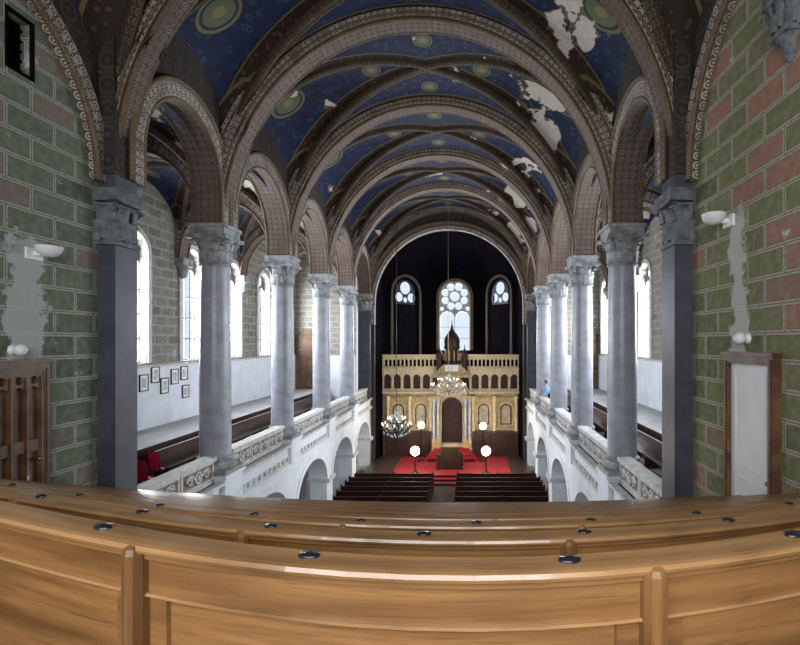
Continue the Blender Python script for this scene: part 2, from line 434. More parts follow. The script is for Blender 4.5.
# arcade upper walls
for side,X in(('left',XL),('right',XR)):
    mb=MB(); ys=[YP]+YCOL+[YE]; holes=[]
    for a,b in zip(ys[:-1],ys[1:]):
        c=(a+b)/2; h=(b-a)/2-.46; pk=5.95
        zs=pk-h; holes.append((c,h,zs))
        mb.sweep(*archpath(c,h,zs,h,'y',X,30,zs-3.38),[(-.02,-.44),(.42,-.44),(.42,.44),(-.02,.44)],1,False,True,True,lambda q:3 if q in(0,2) else 1)
        for w in(-.45,.45):
            P,N,B=archpath(c,h+.42,zs,h+.42,'y',X+w,30,zs-3.38); mb.tube(P,.06,2,6)
            P,N,B=archpath(c,h,zs,h,'y',X+w*.9,30,zs-3.38); mb.tube(P,.06,2,6)
    o=[(ys[0]-.4,3.38)]
    for (c,h,zs) in holes:
        o+=[(c-h,3.38)]+arch(c,h,3.38,zs)[1:-1]+[(c+h,3.38)]
    o+=[(ys[-1]+.4,3.38),(ys[-1]+.4,8.2),(ys[0]-.4,8.2)]
    mb.plate([o],.76,PX(X),0)
    mb.build('arcade_wall_'+side,[lun,rib,ribe,rib2])

# ------------------------------------------------ aisles
AW=4.1
WY=[17.2+3.62*i for i in range(5)]
def windowtr(mb,c,h,z0,zs,M,mat=0):
    o=[arch(c,h,z0,zs)]
    g=.045; q=(h-g*1.5)/2
    for s_ in(-1,1):
        cc=c+s_*(q+g/2)
        for k in range(4):
            za=z0+.05+k*(zs-z0-.4)/4; zb=z0+(k+1)*(zs-z0-.4)/4
            if k<3: o.append(rect(cc-q,cc+q,za,zb))
            else: o.append(arch(cc,q,za,zb,q))
    o.append(circ(c,zs+h*.45,h*.4))
    mb.plate(o,.05,M,mat)
def area(name,loc,rot,sx,sy,pw,col=(.88,.94,1)):
    l=bpy.data.lights.new(name,'AREA'); l.shape='RECTANGLE'; l.size=sx; l.size_y=sy; l.energy=pw; l.color=col
    o=bpy.data.objects.new(name,l); SC.collection.objects.link(o); o.location=loc; o.rotation_euler=rot; return o
wi=0
YA=33.15
for side,X,sg in(('left',XL,-1),('right',XR,1)):
    XO=X+sg*AW
    a0=9.8
    outs=[rect(a0,YE,-9.2,8.5)]; low=[]
    for y in WY:
        outs.append(arch(y,.72,-.75,3.1))
    for y in(16,21.3,26.5,31.7): outs.append(arch(y,.6,-7.6,-6.3)); low.append(y)  # unseen lower windows, added to light the ground aisle
    mb=MB(); mb.plate(outs,.5,PX(XO+sg*.25),0)
    mb.plate([rect(a0,YE,-4.3,-.9)],.04,PX(XO-sg*.01),1)
    mb.plate([rect(a0,YE,-.92,-.84)],.1,PX(XO-sg*.02),2)
    for y in WY:
        P,N,B=archpath(y,.74,3.1,.74,'y',XO-sg*.02,20,3.85)
        mb.sweep(P,N,B,[(0,-.05),(.2,-.05),(.2,.05),(0,.05)],2)
    mb.build('wall_aisle_'+side,[aisleblk,white,offw])
    for y in WY:
        wi+=1; w=MB(); windowtr(w,y,.74,-.75,3.1,PX(XO+sg*.28)); w.build('window_%d'%wi,[lead])
        area('daylight',(XO+sg*.42,y,E+1.55),(0,(pi/2 if sg>0 else -pi/2),0),4.6,1.5,740)
    for y in low:
        wi+=1; w=MB(); windowtr(w,y,.62,-7.6,-6.3,PX(XO+sg*.28)); w.build('window_%d'%wi,[lead])
        area('daylight',(XO+sg*.42,y,E-6.7),(0,(pi/2 if sg>0 else -pi/2),0),2,1.2,130)  # fill for the ground aisle, set in the added openings
    # gallery slab & platform
    g=MB(); x0,x1=sorted((X-sg*.3,XO))
    g.box(x0,x1,a0,YE,-4.45,-4.0,0)
    xs=X+sg*1.9; p0,p1=sorted((xs,XO)); g.box(p0,p1,a0,YA,-4.0,-3.1,0)
    q0,q1=sorted((xs-sg*.03,xs)); g.box(q0,q1,a0,YA,-4.0,-3.06,1)
    g.build('gallery_floor_'+side,[gfloor,darkwood])
    x0,x1=sorted((X+sg*.1,XO))
    e=MB(); e.plate([rect(x0,x1,-4.0,8.0)],.3,PY(YA+.15),0)
    e.plate([rect(x0,x1,-4.0,-.9)],.04,PY(YA-.01),1)
    x0,x1=sorted((X+sg*.5,XO))
    e.plate([rect(x0,x1,-9.1,8.0)],.3,PY(a0),0)
    e.build('wall_gallery_end_'+side,[aisleblk,white])
    # aisle vaults
    v=MB(); xc=X+sg*AW/2
    ys=[a0]+YCOL+[YE]
    for a,b in zip(ys[:-1],ys[1:]): addvault(v,xc,AW/2+.02,a,b,3.5,2.5,5.85,24,20); 
    v.build('ceiling_aisle_'+side,[vault])
    v=MB()
    for a,b in zip(ys[:-1],ys[1:]): diagribs(v,xc,AW/2,a,b,3.5,2.5,0,.09,.12)
    v.build('aisle_vault_ribs',[ribd])
    for y in [YP]+YCOL:
        v=MB(); P,N,B=archpath(xc+sg*.1,AW/2-.25,3.3,2.25,'x',y,30)
        v.sweep(P,N,B,[(0,-.3),(.5,-.3),(.5,.3),(0,.3)],0,False,True,True,lambda q:3 if q in(0,2) else 0)
        for w in(-.3,.3): v.tube([Vector(p)+Vector(b)*w for p,b in zip(P,B)],.05,1,6)
        v.box(min(XO,XO-sg*.35),max(XO,XO-sg*.35),y-.34,y+.34,3.02,3.32,2)
        v.lathe([(.05,-.5),(.16,-.4),(.2,-.1),(.3,0)],(XO-sg*.12,y,3.02),12,2)
        v.build('aisle_arch',[rib,ribe,capm,rib2])
    # door at the gallery end
    d=MB(); dx=XO-sg*.72
    d.plate([rect(dx-.62,dx+.62,-3.1,-.55),rect(dx-.48,dx+.48,-3.09,-.7)],.12,PY(YA-.06),0)
    d.plate([rect(dx-.48,dx+.48,-3.1,-.7),rect(dx-.36,dx-.05,-2.9,-1.9),rect(dx+.05,dx+.36,-2.9,-1.9),rect(dx-.36,dx-.05,-1.75,-.85),rect(dx+.05,dx+.36,-1.75,-.85)],.06,PY(YA-.05),0)
    d.plate([rect(dx-.48,dx+.48,-3.1,-.7)],.03,PY(YA-.03),0)
    d.plate([arch(dx,.62,-.5,.3,.5),arch(dx,.5,-.42,.3,.4)],.1,PY(YA-.05),0)
    d.plate([arch(dx,.5,-.42,.3,.4)],.03,PY(YA-.03),0)
    d.sphere((dx+.42,YA-.12,-1.9),.04,1,8)
    d.build('door_%d'%(1 if sg<0 else 2),[doorwood,brass])
    # ground-floor arcade + fascia
    ys=[YP]+YCOL+[YE]
    mb=MB(); bd=[(9.6,-9.1)]
    for a,b in zip(ys[:-1],ys[1:]):
        c=(a+b)/2;h=(b-a)/2-.52
        bd+=arch(c,h,-9.1,-6.75,1.4)
        P,N,B=archpath(c,h,-6.75,1.4,'y',X,26); mb.sweep(P,N,B,[(0,-.46),(.24,-.46),(.24,.46),(0,.46)],0)
    bd+=[(YE+.4,-9.1),(YE+.4,-4.0),(9.6,-4.0)]
    mb.plate([bd],.84,PX(X),0)
    for y in ys: mb.box(X-.56,X+.56,y-.58,y+.58,-6.95,-6.75,1); mb.box(X-.56,X+.56,y-.58,y+.58,-9.1,-8.7,1)
    for (xx) in(X-sg*.45,):
        mb.box(xx-.06,xx+.06,9.6,YE,-4.72,-4.6,1); mb.box(xx-.1,xx+.1,9.6,YE,-4.08,-3.98,1)
        for k in range(int((YE-10)/.42)): mb.box(xx-.05,xx+.05,10+k*.42,10.2+k*.42,-4.6,-4.46,1)
    mb.build('ground_arcade_'+side,[white,offw])
    # parapet
    mb=MB(); xi=X-sg*.1
    for bi,(a,b) in enumerate(zip(ys[:-1],ys[1:])):
        a+=.5;b-=.5;c=(a+b)/2
        mb.box(xi-.09,xi+.09,a,b,-4.0,-3.38,1)
        mb.box(xi-.19,xi+.19,a,b,-3.38,-3.26,0); mb.box(xi-.14,xi+.14,a,b,-4.0,-3.9,0)
        F=PX(xi-sg*.1)
        nsec=3 if b-a>3.5 else 2
        for k in range(nsec):
            ya=a+(b-a)*k/nsec; yb=a+(b-a)*(k+1)/nsec; yc=(ya+yb)/2
            mb.plate([rect(ya+.03,yb-.03,-3.89,-3.39),rect(ya+.1,yb-.1,-3.84,-3.44)],.06,F,0)
            mb.plate([circ(yc,-3.64,.17),circ(yc,-3.64,.12)],.08,F,0)
            mb.plate([[(yc+(.1 if q%2 else .05)*math.cos(q*pi/6),-3.64+(.1 if q%2 else .05)*math.sin(q*pi/6)) for q in range(12)]],.1,F,0)
            for s_ in(-1,1):
                pts=[]
                for q in range(18):
                    th=q/17*3*pi; r_=.15*(1-q/22)
                    pts.append((xi-sg*.12,yc+s_*(.42+r_*math.cos(th)),-3.64+r_*math.sin(th)))
                mb.tube(pts,.03,0,5)
                mb.tube([(xi-sg*.12,yc+s_*.17,-3.64),(xi-sg*.12,yc+s_*.3,-3.52),(xi-sg*.12,yc+s_*.57,-3.64)],.03,0,5)
    mb.build('gallery_parapet_'+side,[offw,beige])
    bx,bz,h=X+sg*1.25,-4.0,.85
    b=MB(); L0,L1=14.2,YA-1.5
    b.box(bx-.22,bx+.22,L0,L1,bz+.40,bz+.45,0)
    b.box(bx+sg*.2-.025,bx+sg*.2+.025,L0,L1,bz+.4,bz+h,0)
    b.box(bx+sg*.2-.05,bx+sg*.2+.05,L0,L1,bz+h,bz+h+.04,0)
    yy=L0
    while yy<L1:
        b.box(bx-.2,bx+.22,yy,yy+.06,bz,bz+.42,0); yy+=1.6
    b.build('gallery_bench',[darkwood])

# ------------------------------------------------ rear bay side walls
def sidewall(side,X,sg,m,holes):
    mb=MB()
    o=[rect(-3.0,10.12,-9.2,10.2)]+holes
    mb.plate(o,.5,PX(X+sg*.25),0)
    c=6.95; h=2.9
    P,N,B=archpath(c,h,3.2,2.95,'y',X-sg*.05,36)
    mb.sweep(P,N,B,[(0,-.12),(.36,-.12),(.36,.12),(0,.12)],1)
    mb.tube([Vector(p)+Vector((-sg*.12,0,0)) for p in P],.06,2,6)
    ou=[(c-h-.9,3.2)]+arch(c,h+.3,3.2,3.2)[1:-1]+[(c+h+.5,3.2),(c+h+.5,10.0),(c-h-.9,10.0)]
    mb.plate([ou],.08,PX(X-sg*.03),3)
    return mb
mb=sidewall('left',XL,-1,leftblk,[rect(8.1,8.56,4.5,5.42)])
mb.build('wall_left',[leftblk,rib2,ribe,lun])
v=MB(); v.plate([rect(8.06,8.60,4.46,5.46),rect(8.11,8.55,4.51,5.41)],.05,PX(XL-.01),0)
for k in range(5): v.box(XL-.2,XL-.16,8.1,8.56,4.6+k*.17,4.64+k*.17,0)
v.box(XL-.24,XL-.2,8.06,8.6,4.46,5.46,0)
v.build('ventilation_grille',[matblack])
mb=sidewall('right',XR,1,rightblk,[rect(7.28,8.45,-3.3,-.3)])
mb.build('wall_right',[rightblk,rib2,ribe,lun])
# unseen rear wall; its windows are added as fill light for the pews
mb=MB(); mb.plate([rect(XL-.5,XR+.5,-9.2,10.2),arch(XC-2.6,1.2,.2,3.2),arch(XC+2.6,1.2,.2,3.2),arch(XC,1.3,.2,4.2)],.5,PY(-3.2),0)
mb.build('wall_rear',[leftblk])
for dx,zs,h in((-2.6,3.2,1.2),(2.6,3.2,1.2),(0,4.2,1.3)):
    wi+=1; w=MB(); windowtr(w,XC+dx,h,.2,zs,PY(-3.25)); w.build('window_%d'%wi,[lead])
    area('daylight',(XC+dx,-3.4,E+(.2+zs+h)/2),(pi/2,0,0),2*h,zs+h-.2,440 ,(.95,.97,1))  # fill from behind the camera through the added windows
# corbel capital on right wall
mb=MB(); capital(mb,0,.3,.7,0,True); mb.lathe([(.04,-.45),(.12,-.35),(.2,-.1),(.33,0)],(0,0,0),12,0)
mb.box(-.42,.42,-.42,.42,.7,.95,0)
cme=mb.mesh('corbel_capital',[capd],0); inst('corbel_capital',cme,(XR-.02,6.95,E+4.25),0,(.62,.62,.8)); 
# doors in the rear bay
def portal(name,X,sg,ya,yb,zt,leafm,white_leaf):
    d=MB(); fx=X-sg*.06
    fw=.13
    d.plate([[(ya,-3.5),(yb,-3.5),(yb,zt),(ya,zt)],[(ya+fw,-3.49),(yb-fw,-3.49),(yb-fw,zt-fw),(ya+fw,zt-fw)]],.12,PX(fx),0)
    d.plate([[(ya+.04,-3.5),(yb-.04,-3.5),(yb-.04,zt-.04),(ya+.04,zt-.04)],[(ya+.09,-3.49),(yb-.09,-3.49),(yb-.09,zt-.09),(ya+.09,zt-.09)]],.16,PX(fx),0)
    d.box(min(fx-sg*.1,fx+sg*.05),max(fx-sg*.1,fx+sg*.05),ya-.04,yb+.04,zt,zt+.06,0)
    y0,y1=ya+fw,yb-fw; z1=zt-fw
    if white_leaf:
        lx=X-sg*.03
        d.plate([rect(y0,y1,-3.5,z1)],.05,PX(lx),1)
        d.plate([rect(y0+.12,y1-.12,-3.3,-2.2),rect(y0+.16,y1-.16,-3.26,-2.24)],.07,PX(lx),1)
        d.plate([rect(y0+.12,y1-.12,-2.05,z1-.15),rect(y0+.16,y1-.16,-2.01,z1-.19)],.07,PX(lx),1)
        d.sphere((lx-sg*.06,y0+.06,-2.1),.035,2,8)
    else:
        lx=X-sg*.03
        d.plate([rect(y0,y1,-3.5,z1)],.03,PX(lx),0)
        H=[rect(y0,y1,-3.5,z1)]; nn=5; w=(y1-y0-.1)/nn
        for k in range(nn):
            a=y0+.05+k*w+.04; b=a+w-.06
            H.append(arch((a+b)/2,(b-a)/2,-1.65,z1-.38)); H.append(rect(a,b,-3.3,-1.85)); H.append(circ((a+b)/2,z1-.15,.07,12))
        d.plate(H,.06,PX(lx-sg*.04),0)
        for k in range(nn+1): d.box(lx-sg*.04-.06,lx-sg*.04+.06,y0+.035+k*w,y0+.075+k*w,-3.3,z1-.1,0)
        d.sphere((lx-sg*.1,y1-.1,-2.0),.04,2,8)
    return d.build(name,[leafm,plw,brass])
portal('door_3',XL,-1,7.0,8.8,-.36,doorwood,False)
portal('door_4',XR,1,7.2,8.6,-.22,doorwood,True)
# wall lamps
def uplight(X,sg,y,z):
    d=MB()
    d.box(min(X,X-sg*.04),max(X,X-sg*.04),y-.16,y+.16,z-.12,z+.08,0)
    d.box(min(X,X-sg*.3),max(X,X-sg*.3),y-.04,y+.04,z-.05,z+.02,0)
    c=X-sg*.28
    d.lathe([(.02,-.10),(.10,-.08),(.17,-.02),(.2,.07),(.2,.09),(.18,.09),(.14,.0),(.02,-.05)],(c,y,z+.02),20,0,None,True,False)
    d.build('wall_uplight',[plw])
def ballamp(X,sg,y,z):
    d=MB(); d.sphere((X-sg*.14,y,z),.1,0,16)
    Mx=Matrix.Translation((X,y,z))@Matrix.Rotation(-sg*pi/2,4,'Y')
    d.lathe([(.09,0),(.09,.03),(.05,.05),(.05,.09)],(0,0,0),16,1,Mx)
    d.build('globe_wall_light',[plw,plw])
uplight(XL,-1,8.58,1.53); uplight(XR,1,8.62,2.1)
ballamp(XL,-1,8.19,-.13); ballamp(XR,1,8.05,.06)

# ------------------------------------------------ balcony pews (gently curved rows)
F0=500.
FR=[650,675,700,730,760,785,800,812,820]
def rowpath(d0,F1,x0,x1,n=70):
    def xy(t): d=d0/math.cos(t); return F1*t*d/F0,d
    def solve(x):
        a,b=-1.45,1.45
        for _ in range(50):
            m=(a+b)/2
            if xy(m)[0]<x: a=m
            else: b=m
        return (a+b)/2
    P=[]
    for i in range(n+1):
        x=x0+(x1-x0)*i/n; t=solve(x); P.append((x,xy(t)[1]))
    return P
def frames(P,z):
    pts=[];N=[];B=[]
    for i,(x,y) in enumerate(P):
        a=P[max(i-1,0)];b=P[min(i+1,len(P)-1)]
        tx,ty=b[0]-a[0],b[1]-a[1];l=math.hypot(tx,ty)
        pts.append((x,y,z));N.append((-ty/l,tx/l,0));B.append((0,0,1))
    return pts,N,B
NR=9; DH=.27
fl=MB()
for i in range(NR):
    d0=1.3+.9*i; zt=-.6-DH*i
    P=rowpath(d0,FR[i],XL+.06,XR-.06); pts,N,B=frames(P,zt)
    mb=MB()
    def sw(pr,m): mb.sweep(pts,N,B,pr,m)
    sw([(.0,-.03),(-.012,-.024),(-.016,-.014),(-.01,-.003),(.004,0),(.085,.003),(.1,-.004),(.104,-.018),(.1,-.03)],1)
    sw([(.004,-.046),(.004,-.03),(.09,-.03),(.09,-.046)],0)
    sw([(.016,-.15),(.016,-.046),(.05,-.046),(.05,-.15)],0)
    sw([(.008,-.160),(.002,-.155),(.008,-.149),(.05,-.149),(.05,-.160)],1)
    sw([(.034,-.8),(.034,-.15),(.048,-.15),(.048,-.8)],0)
    sw([(.016,-.92),(.016,-.74),(.05,-.74),(.05,-.92)],0)
    sw([(.05,-.47),(.05,-.43),(.45,-.43),(.47,-.45),(.45,-.47)],0)
    sw([(.40,-.9),(.40,-.47),(.43,-.47),(.43,-.9)],0)
    def at(x):
        best=min(range(len(P)),key=lambda k:abs(P[k][0]-x)); k=min(max(best,1),len(P)-2)
        a,b=(k-1,k+1); f=(x-P[a][0])/(P[b][0]-P[a][0]); y=P[a][1]+f*(P[b][1]-P[a][1])
        n=Vector(N[k]); t=Vector((n.y,-n.x,0)); return Vector((x,y,zt)),n,t
    off=[.5,.44,.7,.2,.5,.9,.3,.6,.1][i]
    x=off-1.5*6
    while x<XR-.2:
        if x>XL+.2:
            c,n,t=at(x); sec=[(-.034,.05),(-.034,-.005),(-.024,-.028),(0,-.036),(.024,-.028),(.034,-.005),(.034,.05)]
            vs=[]
            for (zz,s_) in((-.92,1),(-.06,1),(-.03,.95),(-.012,.8),(-.004,.5)):
                for (u,w) in sec: vs.append(c+t*u*s_+n*(w*s_ if w<0 else w)+Vector((0,0,zz)))
            m=7;fs=[(a*m+k,a*m+k+1,(a+1)*m+k+1,(a+1)*m+k) for a in range(4) for k in range(6)]+[tuple(range(28,35))]
            uv=[[(vs[q].z,vs[q].x) for q in f] for f in fs]
            mb.add(vs,fs,0,uv,False)
            for s_ in(-1,1):
                Mx=Matrix.Translation(c)@Matrix(((t.x,n.x,0,0),(t.y,n.y,0,0),(0,0,1,0),(0,0,0,1)))
                mb.box(*sorted((s_*.034,s_*.10)),.018,.05,-.80,-.15,0,Mx)
        x+=1.5
    if i<3:
        x=-.46-.74*9+(.0 if i==0 else .25*i)
        while x<XR-.3:
            if x>XL+.3:
                c,n,t=at(x); Mx=Matrix.Translation(c+n*.05+Vector((0,0,.001)))@Matrix.Rotation(math.atan2(t.y,t.x),4,'Z')@Matrix.Diagonal((1,.7,1,1))
                mb.lathe([(.032,0),(.032,.005),(.027,.009),(.012,.009),(.01,.012),(.001,.013)],(0,0,0),20,2,Mx)
            x+=.74
    mb.build('balcony_pew',[oak,oak2,leather])
    fl.sweep(pts,N,B,[(-.05,-1.3),(-.05,-.92),(.95,-.92),(.95,-1.3)],0)
fl.box(XL,XR,-3,.9,-1.6,-1.5,0)
fl.box(XL,XR,9.0,10.0,-4.1,-3.95,0)
fl.box(XL,XR,-3,10.0,-4.6,-4.3,0)
fl.build('balcony_floor',[bfloor])
mb=MB(); mb.box(XL,XR,9.9,10.05,-4.7,-3.5,0); mb.box(XL,XR,9.83,10.11,-3.5,-3.41,1)
for k in range(9): 
    a=XL+.5+k*1.25; mb.plate([rect(a,a+1.1,-4.4,-3.55),rect(a+.08,a+1.02,-4.32,-3.63)],.06,PY(10.07),1)
mb.build('balcony_parapet',[beige,offw])

# ------------------------------------------------ ground floor
g=MB(); g.box(XL-AW-.6,XR+AW+.6,-3,44,-9.4,-9.1,0); g.build('floor',[tile])
g=MB()
for k in range(3): g.box(XL+.5,XR-.5,31.6+k*.32,42,-9.1+k*.17,-8.93+k*.17,0)
g.build('chancel_platform',[tile])
g=MB(); g.box(XC-3.6,XC+4.2,32.3,37.4,-8.59,-8.57,0)
for k in range(3): g.box(XC-.9,XC+.9,31.55+k*.32,32.0+k*.32,-8.93+k*.17,-8.915+k*.17,0)
g.build('red_carpet',[redc])
# ground pews
pw=MB(); Lp=2.45
pw.box(-Lp,Lp,-.03,.03,.1,1.0,0); pw.box(-Lp,Lp,-.06,.06,1.0,1.05,0); pw.box(-Lp,Lp,.03,.45,.42,.46,0)
pw.box(-Lp,Lp,.4,.43,.05,.42,0)
for s_ in(-1,0,1):
    x=s_*Lp; pw.plate([[(-.12,0),(.5,0),(.5,.5),(.42,.62),(.2,.66),(.12,1.1),(0,1.16),(-.12,1.1)]],.07,PX(x),0)
for k in range(6):
    a=-Lp+.1+k*.8; pw.plate([rect(a,a+.72,.2,.92),rect(a+.07,a+.65,.27,.85)],.03,PY(-.04),0)
pwm=pw.mesh('church_pew',[pewdark],0)
for r in range(8):
    for s_ in(-1,1): inst('church_pew',pwm,(XC+s_*3.2,24.2+r*.92,0))

# ------------------------------------------------ chancel
cw=MB()
o=[(XL-.3,-9.1)]+arch(XC,5.35,-9.1,2.75)+[(XR+.3,-9.1),(XR+.3,10),(XL-.3,10)]
cw.plate([o],.5,PY(YE+.35),0)
for rr,yy,m in((5.3,YE+.05,1),(5.62,YE-.0,2)):
    P,N,B=archpath(XC,rr,2.75,rr,'x',yy,40,1.5 if m==1 else 0); cw.sweep(P,N,B,[(0,-.16),(.26,-.16),(.26,.3),(0,.3)],m)
cw.build('wall_chancel_arch',[lun,rib2,ribe])
# polygonal apse
def local(p0,p1):
    d=Vector((p1[0]-p0[0],p1[1]-p0[1],0)); L=d.length; d.normalize(); n=Vector((d.y,-d.x,0))
    return Matrix(((d.x,0,-n.x,p0[0]),(d.y,0,-n.y,p0[1]),(0,1,0,0),(0,0,0,1))),L
AP=[(XC-5.35,YE+.5),(XC-5.2,38.2),(XC-2.0,41.4),(XC+2.5,41.4),(XC+5.2,38.2),(XC+5.35,YE+.5)]
ap=MB()
for k in range(5):
    M,L=local(AP[k],AP[k+1]); o=[rect(-.1,L+.1,-9.1,6.0)]
    if k==2: o.append(arch(L/2,1.3,-.7,3.75))
    if k in(1,3): o.append(arch(L/2,1.0,3.0,3.95))
    ap.plate(o,.4,M@Matrix.Translation((0,0,.2)),0)
    if k in(1,3):
        P,N,B=archpath(0,1.3,3.85,1.3,'x',0,24,5.2)
        q=MB(); q.sweep(P,N,B,[(0,-.12),(.22,-.12),(.22,.02),(0,.02)],1)
        ap.add([ (M@Vector((v.x+L/2,v.z,v.y))) for v in q.v],q.f,1,q.uv)
    if k==2:
        q=MB(); P,N,B=archpath(0,1.32,3.75,1.32,'x',0,24,4.4); q.sweep(P,N,B,[(0,-.12),(.2,-.12),(.2,.02),(0,.02)],1)
        ap.add([ (M@Vector((v.x+L/2,v.z,v.y))) for v in q.v],q.f,2,q.uv)
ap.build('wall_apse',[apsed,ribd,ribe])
# semi-dome
top=(XC,YE+.6,8.3); dm=MB(); vs=[];fs=[];n=12
ring=[]
for k in range(5):
    for q in range(6 if k<4 else 7):
        t=q/6; ring.append((AP[k][0]+(AP[k+1][0]-AP[k][0])*t,AP[k][1]+(AP[k+1][1]-AP[k][1])*t))
for j in range(n+1):
    a=j/n*pi/2
    for (x,y) in ring: vs.append((top[0]+(x-top[0])*math.cos(a),top[1]+(y-top[1])*math.cos(a),5.0+3.6*math.sin(a)))
m=len(ring)
for j in range(n):
    for k in range(m-1): fs.append((j*m+k,j*m+k+1,(j+1)*m+k+1,(j+1)*m+k))
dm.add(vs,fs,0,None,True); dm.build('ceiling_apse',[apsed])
# central apse window tracery
M,L=local(AP[2],AP[3]); wi+=1; w=MB()
o=[arch(L/2,1.32,-.7,3.75)]
for s_ in(-1,1):
    o.append(arch(L/2+s_*.62,.585,-.66,1.95,.6))
o.append(circ(L/2,3.75,.40,16))
for k in range(8):
    a=k*pi/4+pi/8; o.append(circ(L/2+.84*math.cos(a),3.75+.84*math.sin(a),.305,14))
for s_ in(-1,1): o.append(circ(L/2+s_*1.06,2.75,.17,10))
w.plate(o,.08,M@Matrix.Translation((0,0,.1)),0)
for s_ in(-1,1):
    for z in(.3,1.2): w.plate([rect(L/2+s_*.62-.58,L/2+s_*.62+.58,z,z+.03)],.03,M@Matrix.Translation((0,0,.12)),1)
w.build('window_%d'%wi,[offw,metal])
area('daylight',(XC+.25,41.62,E+2.1),(-pi/2,0,0),2.62,5.8,1500,(.95,.93,1))
for k,sg in((1,-1),(3,1)):
    M,L=local(AP[k],AP[k+1]); wi+=1; w=MB()
    o=[arch(L/2,1.0,3.0,3.95),circ(L/2,4.3,.5,16),circ(L/2-.6,3.55,.36,14),circ(L/2+.6,3.55,.36,14),circ(L/2,3.35,.2,12)]
    w.plate(o,.06,M@Matrix.Translation((0,0,.1)),0); w.build('window_%d'%wi,[black])
    p=M@Vector((L/2,3.97,.38)); ang=math.atan2((AP[k+1][1]-AP[k][1]),(AP[k+1][0]-AP[k][0]))
    area('daylight',(p.x,p.y,E+3.97),(-pi/2,0,ang),2.0,1.95,150,(.42,.62,1))

# ark screen
XA=XC+.15
sc=MB(); y=38.1; x0,x1=XC-5.15,XC+5.25
sc.plate([rect(x0,x1,-9.1,-2.0)],.3,PY(y+.25),1)
o=[rect(x0,x1,-2.0,-1.08)]; k=x0+.16
while k<x1-.2: o.append(arch(k+.12,.1,-1.85,-1.42)); k+=.31
sc.plate(o,.12,PY(y),4)
sc.box(x0,x1,y-.16,y+.3,-1.08,-.96,4); sc.box(x0,x1,y-.25,y+.4,-2.08,-1.95,4)
o=[rect(x0,x1,-3.75,-2.08)]; nA=14; wA=(x1-x0)/nA
for q in range(nA): o.append(arch(x0+wA*(q+.5),wA*.36,-3.55,-2.75,wA*.4))
sc.plate(o,.2,PY(y-.02),4)
for q in range(nA+1): sc.lathe([(.09,-3.55),(.06,-3.45),(.055,-2.85),(.1,-2.72)],(x0+wA*q if 0<q<nA else x0+wA*q+(.08 if q==0 else -.08),y-.16,0),10,4)
sc.plate([rect(x0,x1,-3.6,-2.2)],.02,PY(y+.09),3)
sc.box(x0,x1,y-.28,y+.2,-3.9,-3.75,4)
for q in range(nA*3): sc.box(x0+.05+q*(x1-x0)/(nA*3),x0+.17+q*(x1-x0)/(nA*3),y-.2,y+.1,-4.05,-3.9,0)
for s_ in(-1,1):
    for cx_ in(2.4,4.1):
        c=XA+s_*cx_
        sc.plate([rect(c-.75,c+.75,-6.6,-4.2),arch(c,.58,-6.4,-5.1,.58)],.12,PY(y+.05),0)
        sc.plate([arch(c,.42,-6.3,-5.15,.42),arch(c,.34,-6.22,-5.15,.34)],.08,PY(y+.08),3)
    for cx_ in(1.6,3.25,4.9):
        c=XA+s_*cx_; sc.lathe([(.16,-6.75),(.12,-6.6),(.11,-4.5),(.18,-4.3),(.2,-4.1)],(c,y-.08,0),14,4)
for s_ in(-1,1):
    a,b=sorted((XA+s_*1.7,XA+s_*5.0)); sc.box(a,b,y-.7,y+.1,-8.59,-6.85,2); sc.box(a,b,y-.8,y+.1,-6.85,-6.75,2)
    for k in range(4):
        p=a+.1+k*(b-a-.1)/4; sc.plate([rect(p,p+.73,-8.4,-7.0),rect(p+.1,p+.63,-8.3,-7.1)],.06,PY(y-.72),2)
sc.build('ark_screen',[gold,golds,darkwood,dred,cream])
# torah ark
ar=MB(); y=37.3; xk=XC; XC=XA
ar.plate([arch(XC,1.3,-8.59,-4.0),arch(XC,.78,-7.6,-4.9)],.7,PY(y+.4),1)
for rr in(.78,1.0,1.22):
    P,N,B=archpath(XC,rr,-4.9 if rr<1 else -4.0,rr,'x',y,24,1.0 if rr<1 else 0); ar.sweep(P,N,B,[(0,-.06),(.1,-.06),(.1,.1),(0,.1)],0 if rr!=1.0 else 4)
ar.plate([arch(XC,.78,-7.6,-4.9)],.1,PY(y+.6),2)
for s_ in(-1,1):
    ar.plate([arch(XC+s_*.37,.3,-7.3,-5.2,.25),arch(XC+s_*.37,.25,-7.25,-5.2,.21)],.06,PY(y+.52),2)
    for dx in(1.0,1.32):
        ar.box(XC+s_*dx-.15,XC+s_*dx+.15,y-.3,y+.06,-8.59,-7.2,0)
        ar.lathe([(.13,-7.2),(.1,-7.05),(.09,-4.6),(.13,-4.45),(.17,-4.25)],(XC+s_*dx,y-.12,0),14,3)
        ar.box(XC+s_*dx-.17,XC+s_*dx+.17,y-.32,y+.1,-4.25,-4.0,0)
ar.box(XC-1.45,XC+1.45,y-.1,y+.8,-2.65,-2.5,0)
ar.plate([[(XC-1.4,-2.5),(XC+1.4,-2.5),(XC+.95,-2.0),(XC+.5,-1.6),(XC,-1.0),(XC-.5,-1.6),(XC-.95,-2.0)]],.5,PY(y+.4),0)
ar.plate([[(XC-.5,-2.2),(XC-.02,-2.2),(XC-.02,-1.6),(XC-.13,-1.45),(XC-.36,-1.45),(XC-.5,-1.6)],],.56,PY(y+.38),4)
ar.plate([[(XC+.5,-2.2),(XC+.02,-2.2),(XC+.02,-1.6),(XC+.13,-1.45),(XC+.36,-1.45),(XC+.5,-1.6)],],.56,PY(y+.38),4)
ar.lathe([(.62,-1.7),(.62,-1.45),(.5,-1.4),(.5,-.55),(.6,-.5),(.6,-.35),(.56,-.2),(.6,0),(.55,.3),(.38,.6),(.18,.85),(.08,1.1),(.1,1.2),(.04,1.3),(.02,1.7)],(XC,y+.45,0),20,2)
